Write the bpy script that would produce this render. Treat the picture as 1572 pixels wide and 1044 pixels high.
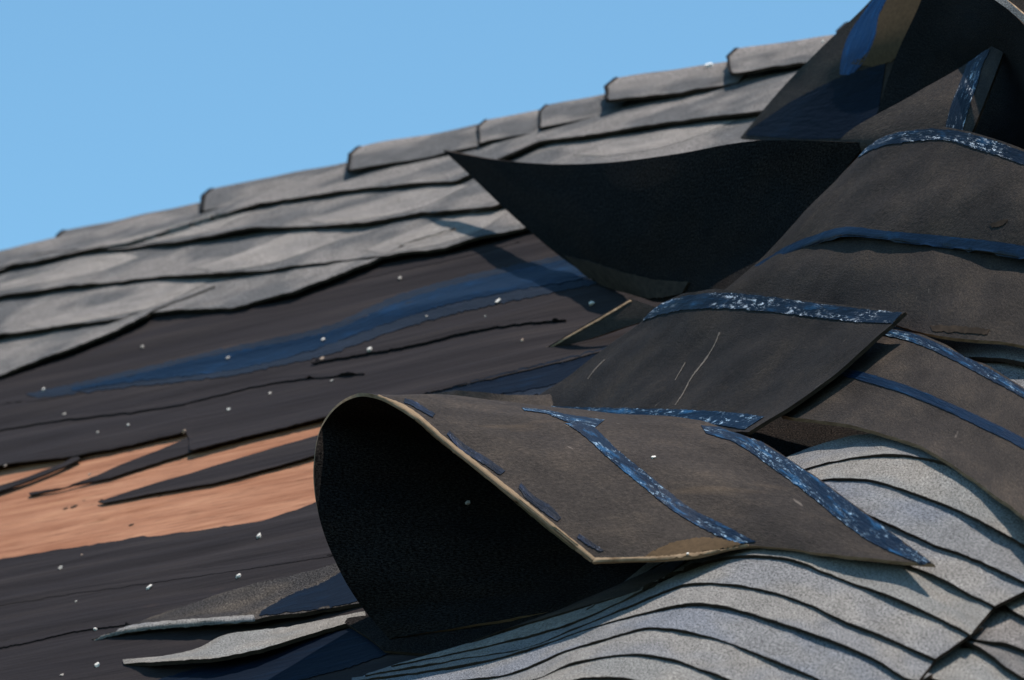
import bpy, bmesh, math, random
from mathutils import Vector, Matrix, noise
from mathutils.bvhtree import BVHTree

for o in list(bpy.data.objects): bpy.data.objects.remove(o, do_unlink=True)
SC = bpy.context.scene; COL = SC.collection
R = math.radians
random.seed(7)

# ------------------------------------------------------------------ camera
PITCH, YAW, SLOPE = R(15.75), R(-38.6), R(42)
FPX, IW, IH, DIST = 8000.0, 1572.0, 1044.0, 8.0
CAMP = Vector((0, 0, 1.7))
FWD = Vector((0, math.cos(PITCH), math.sin(PITCH)))
RGT = Vector((1, 0, 0)); UPV = RGT.cross(FWD)
cd = bpy.data.cameras.new('camera'); cam = bpy.data.objects.new('camera', cd); COL.objects.link(cam)
cam.location = CAMP; cam.rotation_euler = (R(90)+PITCH, 0, 0)
cd.sensor_width = 36; cd.lens = 36*FPX/IW; cd.clip_start = .1; cd.clip_end = 2000
cd.dof.use_dof = True; cd.dof.focus_distance = 6.95; cd.dof.aperture_fstop = 8
SC.camera = cam

# ------------------------------------------------------------------ roof frame: D along courses, S up the slope, N out of the roof
D = Vector((math.cos(YAW), math.sin(YAW), 0))
Hh = Vector((-math.sin(YAW), math.cos(YAW), 0))
S = Hh*math.cos(SLOPE) + Vector((0, 0, math.sin(SLOPE)))
N = -Hh*math.sin(SLOPE) + Vector((0, 0, math.cos(SLOPE)))
O = CAMP + FWD*DIST
# ------------------------------------------------------------------ light
sunv = (D*.40 + S*.85 + N*1.0).normalized()
ELEV = math.asin(sunv.z)
sl = bpy.data.lights.new('sun', 'SUN'); sl.energy = 5.0; sl.angle = R(.5); sl.color = (1, .90, .80)
so = bpy.data.objects.new('sun', sl); COL.objects.link(so)
so.rotation_euler = sunv.to_track_quat('Z', 'Y').to_euler(); so.location = (3, -3, 8)
w_ = bpy.data.worlds.new('World'); SC.world = w_; w_.use_nodes = True
nt = w_.node_tree; bg = nt.nodes['Background']
sk = nt.nodes.new('ShaderNodeTexSky'); sk.sky_type = 'NISHITA'; sk.sun_disc = False
sk.sun_elevation = ELEV; sk.sun_rotation = math.atan2(sunv.x, sunv.y)
sk.air_density = 1.0; sk.dust_density = .3; sk.ozone_density = 3.0; sk.altitude = 0
mx = nt.nodes.new('ShaderNodeMix'); mx.data_type = 'RGBA'; mx.blend_type = 'MULTIPLY'; mx.inputs[0].default_value = 1; mx.inputs[7].default_value = (.96, 1.30, 1.25, 1)
nt.links.new(sk.outputs[0], mx.inputs[6]); nt.links.new(mx.outputs[2], bg.inputs[0]); bg.inputs[1].default_value = .118
vs = SC.view_settings; vs.view_transform = 'Standard'; vs.look = 'None'; vs.gamma = 1; vs.exposure = 0.32

# ------------------------------------------------------------------ projection helpers
def ray(x, y):
    return (FWD + RGT*((x-IW/2)/FPX) + UPV*((IH/2-y)/FPX)).normalized()
def P(x, y, w=0.0):                      # the point at height w above the roof plane seen at that spot
    r = ray(x, y); return CAMP + r*((O + N*w - CAMP).dot(N)/r.dot(N))
def rc(p): q = p-O; return Vector((q.dot(D), q.dot(S), q.dot(N)))
def wp(u, v, w): return O + D*u + S*v + N*w
def nz(x, y, z=0): return noise.noise(Vector((x, y, z)))

# ------------------------------------------------------------------ materials
MATS = {}
def mat(name):
    m = bpy.data.materials.new(name); m.use_nodes = True; MATS[name] = m
    n = m.node_tree; b = n.nodes['Principled BSDF']
    uv = n.nodes.new('ShaderNodeUVMap'); uv.uv_map = 'UVMap'
    return m, n, b, uv.outputs[0]
def N_noise(n, vec, scale, detail=2, rough=.5, stretch=None):
    if stretch:
        mp = n.nodes.new('ShaderNodeMapping'); mp.inputs['Scale'].default_value = (*stretch, 1)
        n.links.new(vec, mp.inputs[0]); vec = mp.outputs[0]
    t = n.nodes.new('ShaderNodeTexNoise'); t.inputs['Scale'].default_value = scale
    t.inputs['Detail'].default_value = detail; t.inputs['Roughness'].default_value = rough
    n.links.new(vec, t.inputs['Vector']); return t.outputs[0]
def N_ramp(n, fac, stops):
    r = n.nodes.new('ShaderNodeValToRGB'); e = r.color_ramp.elements
    while len(e) < len(stops): e.new(.5)
    for i, (p, c) in enumerate(stops): e[i].position = p; e[i].color = (*c, 1) if len(c) == 3 else c
    n.links.new(fac, r.inputs[0]); return r.outputs[0]
def N_mix(n, a, b, fac, mode='MIX'):
    m = n.nodes.new('ShaderNodeMix'); m.data_type = 'RGBA'; m.blend_type = mode
    for s, v in ((m.inputs[6], a), (m.inputs[7], b), (m.inputs[0], fac)):
        if isinstance(v, (tuple, list)): s.default_value = (*v, 1)
        elif isinstance(v, (int, float)): s.default_value = v
        else: n.links.new(v, s)
    return m.outputs[2]
def N_bump(n, b, h, strength, dist):
    k = n.nodes.new('ShaderNodeBump'); k.inputs['Strength'].default_value = strength; k.inputs['Distance'].default_value = dist
    n.links.new(h, k.inputs['Height']); n.links.new(k.outputs[0], b.inputs['Normal'])
def grey(v): return (v, v, v)

def granules(name, c1, c2, c3=None, patch=None):
    m, n, b, uv = mat(name)
    f = N_noise(n, uv, 270, 3, .95)
    col = N_ramp(n, f, [(.38, tuple(x*.25 for x in c1)), (.47, c1), (.55, c2), (.65, tuple(min(1, x*1.5) for x in c2))])
    if c3:
        g = N_noise(n, uv, 5.5, 2, .5, (1, 1.7))
        gr = N_ramp(n, g, [(.44, grey(0)), (.56, grey(1))])
        col = N_mix(n, col, N_mix(n, col, c3, 1.0, 'MULTIPLY'), gr)
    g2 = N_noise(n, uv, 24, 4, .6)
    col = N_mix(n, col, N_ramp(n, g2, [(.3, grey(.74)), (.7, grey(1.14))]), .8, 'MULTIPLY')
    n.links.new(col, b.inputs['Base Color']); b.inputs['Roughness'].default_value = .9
    b.inputs['Specular IOR Level'].default_value = .04
    N_bump(n, b, f, .75, .0022); return m
granules('granules_light', (.17, .16, .152), (.25, .236, .222), (.86, .9, .98))
granules('granules_blue', (.145, .144, .148), (.215, .211, .213), (.9, .95, 1.05))
granules('granules_warm', (.18, .166, .152), (.26, .242, .222), (.9, .95, 1.0))
granules('granules_old', (.14, .128, .123), (.21, .194, .185), (.58, .62, .66))
granules('granules_tab', (.19, .173, .162), (.27, .247, .23), (.85, .86, .88))
granules('granules_painted_shade', (.0045, .0038, .0036), (.024, .020, .018), (.8, .9, 1.0))  # near-black copy of the granules: shade inside curls and folds painted in
granules('granules_worn', (.035, .030, .027), (.10, .085, .072), (.6, .65, .75))

def underside(name, k, wk):
    m, n, b, uv = mat(name)
    a1 = N_noise(n, uv, 11, 6, .7); a2 = N_noise(n, uv, 210, 3, .9); a3 = N_noise(n, uv, 3, 3, .6, (1, 3))
    c = N_ramp(n, a1, [(.28, (.019, .0155, .014)), (.5, (.032, .0265, .0235)), (.72, (.054, .043, .035))])
    c = N_mix(n, c, N_ramp(n, a2, [(.32, grey(.42)), (.5, grey(.95)), (.68, grey(1.7))]), .85, 'MULTIPLY')
    c = N_mix(n, c, (.19, .135, .085), N_ramp(n, a3, [(.66, grey(0)), (.82, grey(.38))]))
    a4 = N_noise(n, uv, 60, 3, .6, (1, .25))
    c = N_mix(n, c, (.22, .19, .17), N_ramp(n, a4, [(.70, grey(0)), (.76, grey(.45))]))
    c = N_mix(n, c, (k*wk, k, k/wk), 1.0, 'MULTIPLY')
    n.links.new(c, b.inputs['Base Color']); b.inputs['Roughness'].default_value = .7; b.inputs['Specular IOR Level'].default_value = .10
    N_bump(n, b, N_mix(n, a2, a1, .4), .8, .003)

underside('asphalt_underside', 1.0, 1.04)
underside('asphalt_underside_black', .62, 1.0)
underside('asphalt_underside_mid', .85, 1.03)
m, n, b, uv = mat('asphalt_edge')
a1 = N_noise(n, uv, 60, 3, .6)
n.links.new(N_ramp(n, a1, [(.3, (.02, .015, .012)), (.7, (.045, .033, .024))]), b.inputs['Base Color']); b.inputs['Roughness'].default_value = .8; b.inputs['Specular IOR Level'].default_value = .05
m, n, b, uv = mat('tan_fibre_edge')
a1 = N_noise(n, uv, 50, 3, .6)
n.links.new(N_ramp(n, a1, [(.3, (.13, .085, .05)), (.7, (.30, .215, .14))]), b.inputs['Base Color']); b.inputs['Roughness'].default_value = .85

m, n, b, uv = mat('roofing_felt')
f1 = N_noise(n, uv, 1, 5, .6, (1.6, 26)); f2 = N_noise(n, uv, 260, 2, .6); f3 = N_noise(n, uv, 1, 4, .6, (5, 90))
c = N_ramp(n, f1, [(.25, (.014, .0115, .0125)), (.5, (.0205, .017, .018)), (.75, (.032, .026, .025))])
c = N_mix(n, c, N_ramp(n, f2, [(.3, grey(.8)), (.7, grey(1.2))]), .6, 'MULTIPLY')
f4 = N_noise(n, uv, 1, 3, .6, (3, 8))
c = N_mix(n, c, (.10, .062, .048), N_ramp(n, f4, [(.66, grey(0)), (.8, grey(.35))]))
n.links.new(c, b.inputs['Base Color']); b.inputs['Roughness'].default_value = .8; b.inputs['Specular IOR Level'].default_value = .08
N_bump(n, b, f3, .5, .006)

m, n, b, uv = mat('bare_sheathing_wood')
g1 = N_noise(n, uv, 1, 6, .65, (3.5, 55)); g2 = N_noise(n, uv, 1, 4, .6, (2, 9)); g3 = N_noise(n, uv, 1, 5, .7, (14, 320))
c = N_ramp(n, g1, [(.25, (.16, .064, .034)), (.42, (.26, .118, .068)), (.58, (.325, .158, .094)), (.75, (.42, .235, .135))])
c = N_mix(n, c, N_ramp(n, g2, [(.3, (.78, .68, .62)), (.55, (1, 1, 1)), (.75, (1.1, 1.02, .86))]), .8, 'MULTIPLY')
c = N_mix(n, c, N_ramp(n, g3, [(.34, grey(.45)), (.5, grey(1))]), .75, 'MULTIPLY')
g4 = N_noise(n, uv, 1, 3, .6, (9, 40))
c = N_mix(n, c, (.17, .075, .04), N_ramp(n, g4, [(.64, grey(0)), (.74, grey(.75))]))
n.links.new(c, b.inputs['Base Color']); b.inputs['Roughness'].default_value = .8; b.inputs['Specular IOR Level'].default_value = .1
N_bump(n, b, g3, .35, .002)

def tape(name, base, light, flake, lo, rough=.5):
    m, n, b, uv = mat(name)
    t1 = N_noise(n, uv, 26, 5, .65, (.5, 2)); t2 = N_noise(n, uv, 110, 5, .85, (.45, 1.5)); t3 = N_noise(n, uv, 16, 3, .6, (.6, 2.2))
    c = N_ramp(n, t1, [(.3, base), (.54, base), (.66, light)])
    if flake:
        fl = N_ramp(n, t2, [(lo, grey(0)), (lo+.045, grey(1))])
        pm = N_ramp(n, t3, [(.44, grey(.0)), (.62, grey(1))])
        c = N_mix(n, c, flake, N_mix(n, fl, pm, 1.0, 'MULTIPLY'))
    n.links.new(c, b.inputs['Base Color']); b.inputs['Roughness'].default_value = rough
    b.inputs['Specular IOR Level'].default_value = .18
    N_bump(n, b, t1, .7, .006)
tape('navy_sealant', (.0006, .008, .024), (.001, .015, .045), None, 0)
tape('blue_tape', (.0008, .0075, .022), (.012, .065, .15), (.32, .46, .60), .55)
tape('flaky_tape', (.0008, .0045, .013), (.006, .032, .075), (.56, .62, .70), .54)
tape('plain_blue_tape', (.0006, .009, .028), (.002, .026, .07), None, 0)
tape('worn_black_sealant', (.004, .006, .012), (.012, .02, .045), (.30, .34, .45), .60)

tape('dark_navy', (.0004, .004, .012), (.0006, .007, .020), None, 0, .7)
tape('bright_blue_film', (.002, .03, .10), (.004, .065, .20), None, 0)
tape('faded_sealant', (.005, .010, .020), (.008, .014, .028), None, 0, .7)  # also colours the soft fringe of the painted shadow patch on the felt
def plain(name, col, rough=.8):
    m, n, b, uv = mat(name)
    tc = n.nodes.new('ShaderNodeTexCoord')
    t = N_noise(n, tc.outputs['Object'], 160, 3, .6)
    n.links.new(N_ramp(n, t, [(.3, tuple(c*.75 for c in col)), (.7, tuple(min(1, c*1.1) for c in col))]), b.inputs['Base Color'])
    b.inputs['Roughness'].default_value = rough
plain('painted_shadow_black', (.01, .009, .009)); plain('pale_chip', (.36, .33, .30)); plain('white_chip', (.66, .62, .57)); plain('bright_chip', (.86, .84, .80)); plain('tan_chip', (.42, .31, .24)); plain('rusty_nail', (.05, .03, .02))
plain('stained_paper', (.075, .048, .026)); plain('pale_scratch', (.13, .11, .095))

for k_, m_ in MATS.items():
    if 'tape' not in k_ and 'sealant' not in k_ and 'film' not in k_:
        q_ = m_.node_tree.nodes['Principled BSDF'].inputs['Specular IOR Level']; q_.default_value = min(q_.default_value, .1)

# ------------------------------------------------------------------ object helpers
def tag(o, label=None, cat=None, group=None, kind=None):
    if label: o['label'] = label
    if cat: o['category'] = cat
    if group: o['group'] = group
    if kind: o['kind'] = kind
    return o
def empty(name, loc):
    o = bpy.data.objects.new(name, None); COL.objects.link(o); o.location = loc; o.empty_display_size = .05; return o
def link(name, verts, faces, mats, fm, uvs, parent=None, smooth=True):
    c = sum(verts, Vector())/len(verts)
    if parent: c = parent.location.copy()
    me = bpy.data.meshes.new(name); me.from_pydata([v-c for v in verts], [], faces)
    for q in mats: me.materials.append(MATS[q])
    me.polygons.foreach_set('material_index', fm)
    me.polygons.foreach_set('use_smooth', [smooth]*len(faces))
    ul = me.uv_layers.new(name='UVMap')
    for l in me.loops: ul.data[l.index].uv = uvs[l.vertex_index]
    me.update()
    o = bpy.data.objects.new(name, me); COL.objects.link(o)
    if parent: o.parent = parent
    else: o.location = c
    return o

def cr(p0, p1, p2, p3, t):
    return .5*((2*p1) + (p2-p0)*t + (2*p0-5*p1+4*p2-p3)*t*t + (3*p1-p0-3*p2+p3)*t**3)
def spl(pts, n, linear=False):
    pts = [Vector(p) for p in pts]
    L = [0]
    for a, b_ in zip(pts, pts[1:]): L.append(L[-1] + max(1e-6, (Vector(b_[:2])-Vector(a[:2])).length + 200*abs(b_[2]-a[2]) if len(a) > 2 else (b_-a).length))
    out = []; k = 0
    for i in range(n):
        s = L[-1]*i/(n-1)
        while k < len(pts)-2 and s > L[k+1]: k += 1
        t = min(1, max(0, (s-L[k])/(L[k+1]-L[k])))
        if linear: out.append(pts[k].lerp(pts[k+1], t)); continue
        p0 = pts[k-1] if k > 0 else pts[k]*2-pts[k+1]
        p3 = pts[k+2] if k+2 < len(pts) else pts[k+1]*2-pts[k]
        out.append(cr(p0, pts[k], pts[k+1], p3, t))
    return out
def grid(rows, nu, nv, linear=False, lin_rows=False):     # rows of (x, y, w) -> nv+1 rows of nu+1 points
    rs = [spl(r, nu+1, linear) for r in rows]
    cols = []
    for i in range(nu+1):
        c = [r[i] for r in rs]
        # uniform parameter across rows
        o = []
        for j in range(nv+1):
            s = (len(c)-1)*j/nv; k = min(int(s), len(c)-2); t = s-k
            if lin_rows or len(c) == 2: o.append(c[k].lerp(c[k+1], t)); continue
            p0 = c[k-1] if k > 0 else c[k]*2-c[k+1]; p3 = c[k+2] if k+2 < len(c) else c[k+1]*2-c[k]
            o.append(cr(p0, c[k], c[k+1], p3, t))
        cols.append(o)
    return [[cols[i][j] for i in range(nu+1)] for j in range(nv+1)]

def sheet(name, rows, nu=60, nv=24, th=.004, mats=('granules_old', 'asphalt_underside', 'asphalt_edge'), parent=None,
          linear=False, warp=0.0, wf=9.0, ragged=0.0, sides='tblr', seed=0, flat_uv=False, lin_rows=False, off=0.0, raw=None, ref=None, disp=None):
    """a sheet with thickness: mats = (side facing the camera at ref, other side, edges)"""
    g = raw if raw else [[P(q.x, q.y, q.z) for q in r] for r in grid(rows, nu, nv, linear, lin_rows)]
    nv = len(g)-1; nu = len(g[0])-1
    if flat_uv and parent and parent.name == 'house_roof':      # nothing nailed to this slope reaches past the ridge
        g = [[p - S*max(0, rc(p).y-(VR-.012)) for p in row] for row in g]
    def nrm(j, i):
        a = g[min(j+1, nv)][i]-g[max(j-1, 0)][i]; b_ = g[j][min(i+1, nu)]-g[j][max(i-1, 0)]
        return b_.cross(a).normalized()
    ns = [[nrm(j, i) for i in range(nu+1)] for j in range(nv+1)]
    rj, ri = ref if ref else (nv//2, nu//2)
    sg = 1 if ns[rj][ri].dot(g[rj][ri]-CAMP) < 0 else -1
    Lu = sum((g[nv//2][i+1]-g[nv//2][i]).length for i in range(nu)); Lv = sum((g[j+1][nu//2]-g[j][nu//2]).length for j in range(nv))
    top = []; bot = []; uvs = []
    for j in range(nv+1):
        for i in range(nu+1):
            p = g[j][i].copy(); nn = ns[j][i]*sg; q = rc(p)
            if warp: p += nn*warp*(nz(q.x*wf, q.y*wf*1.6, seed) + .5*nz(q.x*wf*2.7, q.y*wf*4, seed+9))
            if disp: p += nn*disp(q.x, q.y, i/nu, j/nv)
            if ragged:
                e = 0
                if ('t' in sides and j == 0) or ('b' in sides and j == nv): p += S*ragged*(nz(q.x*22, seed+3)+.7*nz(q.x*70, seed+5))
                if ('l' in sides and i == 0) or ('r' in sides and i == nu): p += D*ragged*(nz(q.y*22, seed+3)+.7*nz(q.y*70, seed+5))
            p += nn*off
            top.append(p); bot.append(p-nn*th)
            uvs.append((q.x, q.y) if flat_uv else (Lu*i/nu+seed*.37, Lv*j/nv+seed*.19))
    V = top+bot; M = len(top); W = nu+1
    F = []; fm = []
    def quad(a, b_, c, d, m): F.append((a, b_, c, d) if sg > 0 else (d, c, b_, a)); fm.append(m)
    for j in range(nv):
        for i in range(nu):
            a = j*W+i
            quad(a, a+1, a+1+W, a+W, 0); quad(M+a+W, M+a+1+W, M+a+1, M+a, 1)
    # duplicate rim vertices so that edge shading stays crisp
    rim = [j*W for j in range(nv)] + [nv*W+i for i in range(nu)] + [j*W+nu for j in range(nv, 0, -1)] + [i for i in range(nu, 0, -1)]
    b0 = len(V); K = len(rim)
    for r_ in rim: V.append(top[r_].copy()); uvs_r = uvs[r_]
    for r_ in rim: V.append(bot[r_].copy())
    uv2 = uvs+uvs+[uvs[r_] for r_ in rim]+[(uvs[r_][0]+.01, uvs[r_][1]+.01) for r_ in rim]
    for k in range(K):
        a, c = b0+k, b0+(k+1) % K
        quad(a, c, c+K, a+K, 2)
    o = link(name, V, F, mats, fm, uv2, parent)
    o_bvh = BVHTree.FromPolygons([v.copy() for v in V], F)
    BV[o.name] = o_bvh
    return o
BV = {}
def cast(bvhs, x, y, lift=.0015):
    r = ray(x, y); best = None
    for b_ in bvhs:
        h, nn, _, d = b_.ray_cast(CAMP, r)
        if h is not None and (best is None or d < best[2]):
            if nn.dot(r) > 0: nn = -nn
            best = (h, nn, d)
    if best is None: return None
    return best[0] + best[1]*lift, best[1]
def strip_on(name, target, top, bottom, mats, parent, nu=70, nv=6, lift=.0015, ragged=1.2, seed=0, th=.0005):
    """a thin strip stuck on a sheet: outline given by two edges, laid down on the sheet's real surface"""
    tg = target if isinstance(target, list) else [target]
    bv = [BV[t.name] for t in tg]
    A = spl([(*p, 0) for p in top], nu+1); B_ = spl([(*p, 0) for p in bottom], nu+1)
    g = []
    for j in range(nv+1):
        row = []
        for i in range(nu+1):
            q = A[i].lerp(B_[i], .10+.80*j/nv if mats in ('blue_tape', 'flaky_tape') else j/nv)
            k = ragged*(1 if j in (0, nv) else 0)
            x = q.x + k*nz(i*.9, j*7.7, seed)*.8; y = q.y + k*(nz(i*.8, j*9.1, seed+4)+.8*nz(i*.27, j*5, seed))
            row.append((x, y))
        g.append(row)
    pts = []
    for row in g:
        rr = []
        for (x, y) in row:
            h = cast(bv, x, y, lift)
            rr.append(h[0] if h else None)
        pts.append(rr)
    # fill misses from the nearest hit so that the strip wraps over the rim
    for j, rr in enumerate(pts):
        for i in range(len(rr)):
            if rr[i] is None:
                best = None
                for dj in range(-nv, nv+1):
                    for di in range(-4, 5):
                        jj, ii = j+dj, i+di
                        if 0 <= jj <= nv and 0 <= ii <= nu and pts[jj][ii] is not None and not isinstance(pts[jj][ii], tuple):
                            dd = dj*dj*.3+di*di
                            if best is None or dd < best[0]: best = (dd, pts[jj][ii])
                rr[i] = (best[1],) if best else None
    ok = [[(q[0] if isinstance(q, tuple) else q) for q in rr] for rr in pts]
    keep = [i for i in range(nu+1) if all(ok[j][i] is not None for j in range(nv+1))]
    raw = [[ok[j][i] for i in keep] for j in range(nv+1)]
    return sheet(name, None, raw=raw, th=th, mats=(mats, mats, mats), parent=parent, seed=seed)

# ================================================================== THE ROOF
VR = rc(P(600, 251))[1]                    # the ridge sits at this distance up the slope
roof = empty('house_roof', wp(0, VR, 0))
tag(roof, 'storm damaged roof with grey shingles along its ridge and torn dark felt below', 'roof')
# sheathing: both slopes
Sb = -Hh; Sb = Hh*math.cos(SLOPE) - Vector((0, 0, math.sin(SLOPE)))    # down the far slope
def slab(name, a, b_, c, d, th, mt, nsub, parent):
    V = []; F = []; uv_ = []
    nn = (b_-a).cross(d-a).normalized()
    for k in range(2):
        for q, t in ((a, (-5, -3)), (b_, (5, -3)), (c, (5, 3)), (d, (-5, 3))):
            V.append(q-nn*th*k)
            r_ = rc(q); uv_.append((r_.x, r_.y + .11*k))
    F = [(0, 1, 2, 3), (7, 6, 5, 4), (0, 4, 5, 1), (1, 5, 6, 2), (2, 6, 7, 3), (3, 7, 4, 0)]
    return link(name, V, F, (mt,), [0]*6, uv_, parent, smooth=False)
rl, rr_ = wp(-6, VR, 0), wp(4, VR, 0)
slab('sheathing', wp(-6, -3, 0), wp(4, -3, 0), rr_, rl, .018, 'bare_sheathing_wood', 1, roof)
slab('far_slope', rl-Vector((0, 0, .004)), rr_-Vector((0, 0, .004)), rr_+Sb*3, rl+Sb*3, .018, 'granules_old', 1, roof)

# felt: torn sheets lying on the sheathing
def feltdisp(u, v, s, t):
    e = .0035*nz(u*1.7, v*19, 2) + .0022*nz(u*4, v*45, 7)
    k = nz(u*.9+3, v*6.5, 11); e += .009*max(0, .32-abs(k))*1.4
    return e
FM = ('roofing_felt', 'roofing_felt', 'asphalt_edge')
fu = sheet('underlayment', [
    [(-500, 440, .004), (0, 350, .004), (600, 215, .004), (1000, 110, .004), (1500, 0, .004), (2100, -150, .004)],
    [(-500, 640, .004), (0, 530, .004), (600, 420, .004), (1000, 330, .004), (1500, 230, .004), (2100, 100, .004)],
    [(-500, 850, .005), (0, 722, .005), (60, 712, .005), (110, 704, .006), (200, 686, .005), (272, 669, .006), (288, 664, .006), (294, 697, .006), (390, 672, .005), (490, 648, .005), (700, 600, .005), (1000, 530, .005), (1500, 420, .005), (2100, 290, .005)]],
    320, 110, .0022, FM, roof, linear=True, disp=feltdisp, ragged=.004, sides='b', flat_uv=True, off=.004, lin_rows=True, seed=1)
fl = sheet('underlayment', [
    [(-500, 970, .004), (0, 866, .006), (100, 849, .005), (200, 831, .007), (300, 819, .005), (400, 804, .006), (490, 775, .006), (560, 745, .004), (620, 640, .001), (700, 580, .001), (1000, 510, .001), (1600, 380, .001), (2100, 270, .001)],
    [(-500, 1110, .004), (0, 1000, .004), (490, 900, .004), (1000, 780, .004), (1600, 660, .004), (2100, 540, .004)],
    [(-500, 1500, .004), (0, 1400, .004), (490, 1300, .004), (1000, 1200, .004), (1600, 1080, .004), (2100, 960, .004)]],
    280, 120, .0022, FM, roof, linear=True, disp=feltdisp, ragged=.005, sides='t', flat_uv=True, off=.004, lin_rows=True, seed=2)
tongue = sheet('torn_underlayment', [
    [(45, 758, 0.0036), (105, 747, 0.0054), (150, 731, 0.0066), (185, 715, 0.0066), (248, 691, 0.0060), (287, 674, 0.0054), (305, 654, 0.0042)],
    [(47, 762, 0.0030), (130, 743, 0.0036), (170, 735, 0.0036), (215, 720, 0.0036), (260, 706, 0.0036), (300, 694, 0.0036), (330, 686, 0.0036)]], 60, 6, .003, FM, roof, linear=True, ragged=.004, sides='tb', flat_uv=True, off=.002, seed=3)
sheet('torn_underlayment', [
    [(-300, 828, .006), (0, 747, .007), (50, 731, .008), (98, 712, .007), (118, 700, .006)],
    [(-300, 842, .006), (0, 755, .006), (50, 738, .006), (98, 718, .006), (124, 706, .006)]], 50, 4, .003, FM, roof, linear=True, ragged=.003, sides='tb', flat_uv=True, off=.002, seed=4)
sheet('torn_underlayment', [
    [(150, 771, .004), (220, 748, .006), (300, 725, .007), (400, 694, .008), (560, 648, .010)],
    [(160, 773, .004), (240, 757, .005), (330, 742, .005), (430, 715, .006), (570, 675, .008)]], 60, 8, .002, ('roofing_felt', 'roofing_felt', 'asphalt_edge'), roof, linear=True, ragged=.003, sides='tb', flat_uv=True, off=.001, seed=5)
for (x, y, s_) in ((114, 778, 5), (101, 781, 3.5), (166, 772, 4), (202, 806, 3.5), (156, 768, 2.5), (245, 762, 2.5), (365, 727, 2.5)):
    h, nn = cast([BVHTree.FromPolygons([wp(-6, -3, 0), wp(4, -3, 0), rr_, rl], [(0, 1, 2, 3)])], x, y, .002)
    V = [h]; k = 9; rad = s_*.001
    V += [h+(D*math.cos(6.283*i/k)*1.5+S*math.sin(6.283*i/k))*rad*(1+.3*nz(i, x)) - N*.0012 for i in range(k)]
    link('nail_head', V, [(0, 1+i, 1+(i+1) % k) for i in range(k)], ('rusty_nail',), [0]*k, [(0, 0)]*len(V), roof)

# seams and sealant on the felt, plus cast shadows painted as navy strips
strip_on('sealant_and_shadow_stain', fu, [(40, 606), (200, 570), (340, 537), (500, 502), (600, 458), (700, 428), (800, 406), (900, 384), (1000, 357)], [(60, 612), (200, 595), (340, 580), (420, 564), (500, 546), (600, 511), (700, 482), (800, 460), (900, 440), (1000, 416)], 'faded_sealant', roof, 200, 8, .0012, 3, 10, th=.0004)
strip_on('sealant_and_shadow_strip', fu, [(110, 597), (200, 578), (340, 545), (500, 512), (600, 470), (700, 438), (800, 415), (900, 392), (1000, 365)],
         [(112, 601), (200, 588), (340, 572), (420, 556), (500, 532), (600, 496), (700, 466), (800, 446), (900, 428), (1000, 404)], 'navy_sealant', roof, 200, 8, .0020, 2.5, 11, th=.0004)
strip_on('sealant_and_shadow_strip', fl, [(150, 1075), (330, 1018), (450, 985), (560, 962), (640, 935)], [(200, 1110), (400, 1060), (520, 1030), (600, 1005), (700, 980)], 'dark_navy', roof, 100, 8, .0015, 2, 13, th=.0004)  # blue cast shadow beside the curl, painted on the felt
strip_on('sealant_and_shadow_stain', [fu, fl], [(650, 606), (740, 582), (820, 562), (900, 542), (960, 526)], [(655, 618), (740, 617), (810, 610), (880, 596), (960, 575)], 'faded_sealant', roof, 80, 6, .0012, 3, 12, th=.0004)  # soft outer fringe of the painted shadow patch below
strip_on('sealant_and_shadow_strip', [fu, fl], [(676, 608), (750, 585), (820, 569), (900, 547), (960, 531)], [(680, 613), (750, 608), (810, 600), (880, 584), (960, 562)], 'dark_navy', roof, 80, 6, .0020, 2, 15, th=.0004)  # cast shadow of the folded flap painted as a navy patch
# felt laps whose lower edges throw the thin dark lines
for k, (a, th) in enumerate([([(480, 560), (560, 546), (640, 532), (720, 512), (800, 500), (870, 494)], .006),
                       ([(0, 622), (120, 606), (300, 572), (500, 540)], .001),
                       ([(-200, 700), (60, 652), (250, 628), (420, 590), (560, 575)], .004),
                       ([(-200, 965), (60, 920), (250, 893), (420, 868), (520, 852)], .001),
                       ([(-200, 1035), (30, 990), (120, 970), (200, 960)], .003),
                       ([(250, 480), (420, 462), (560, 428), (700, 398), (800, 372)], .001)]):
    tg = fu if a[0][1] < 730 else fl
    up = [(x, y-(1+11*math.sin(math.pi*i/(len(a)-1)))) for i, (x, y) in enumerate(a)]
    strip_on('underlayment_lap', tg, up, a, 'roofing_felt', roof, 90, 6, th*.7, 1.2, 20+k, th=min(.003, th))

# shingle courses still nailed under the ridge (each lower edge as photographed)
GM = ('granules_old', 'asphalt_underside', 'asphalt_edge')
lines = [
 [(-500, 520), (-200, 452), (0, 410), (60, 400), (130, 385), (200, 372), (300, 340), (400, 311), (500, 297), (561, 286), (700, 277), (760, 248), (830, 216), (900, 206), (1000, 191), (1060, 183), (1150, 173), (1400, 120), (1700, 50)],
 [(-500, 560), (-200, 480), (0, 409+6), (60, 391), (120, 384), (200, 378), (281, 370), (362, 354), (400, 350), (560, 342), (641, 326), (754, 318), (820, 290), (900, 264), (1000, 250), (1150, 222), (1400, 165), (1700, 95)],
 [(-500, 590), (-200, 500), (0, 453), (60, 446), (108, 438), (241, 424), (322, 420), (400, 414), (450, 407), (520, 399), (600, 391), (681, 379), (742, 363), (800, 352), (860, 336), (1000, 298), (1150, 264), (1400, 208), (1700, 140)],
 [(-500, 640), (-200, 560), (0, 512), (120, 498), (189, 486), (200, 480), (281, 477), (362, 471), (390, 462), (450, 448), (510, 425), (572, 402), (620, 375), (700, 350)],
 [(-500, 700), (-200, 640), (0, 575), (60, 552), (120, 530), (165, 512), (205, 494), (260, 465), (330, 440)]]
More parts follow.
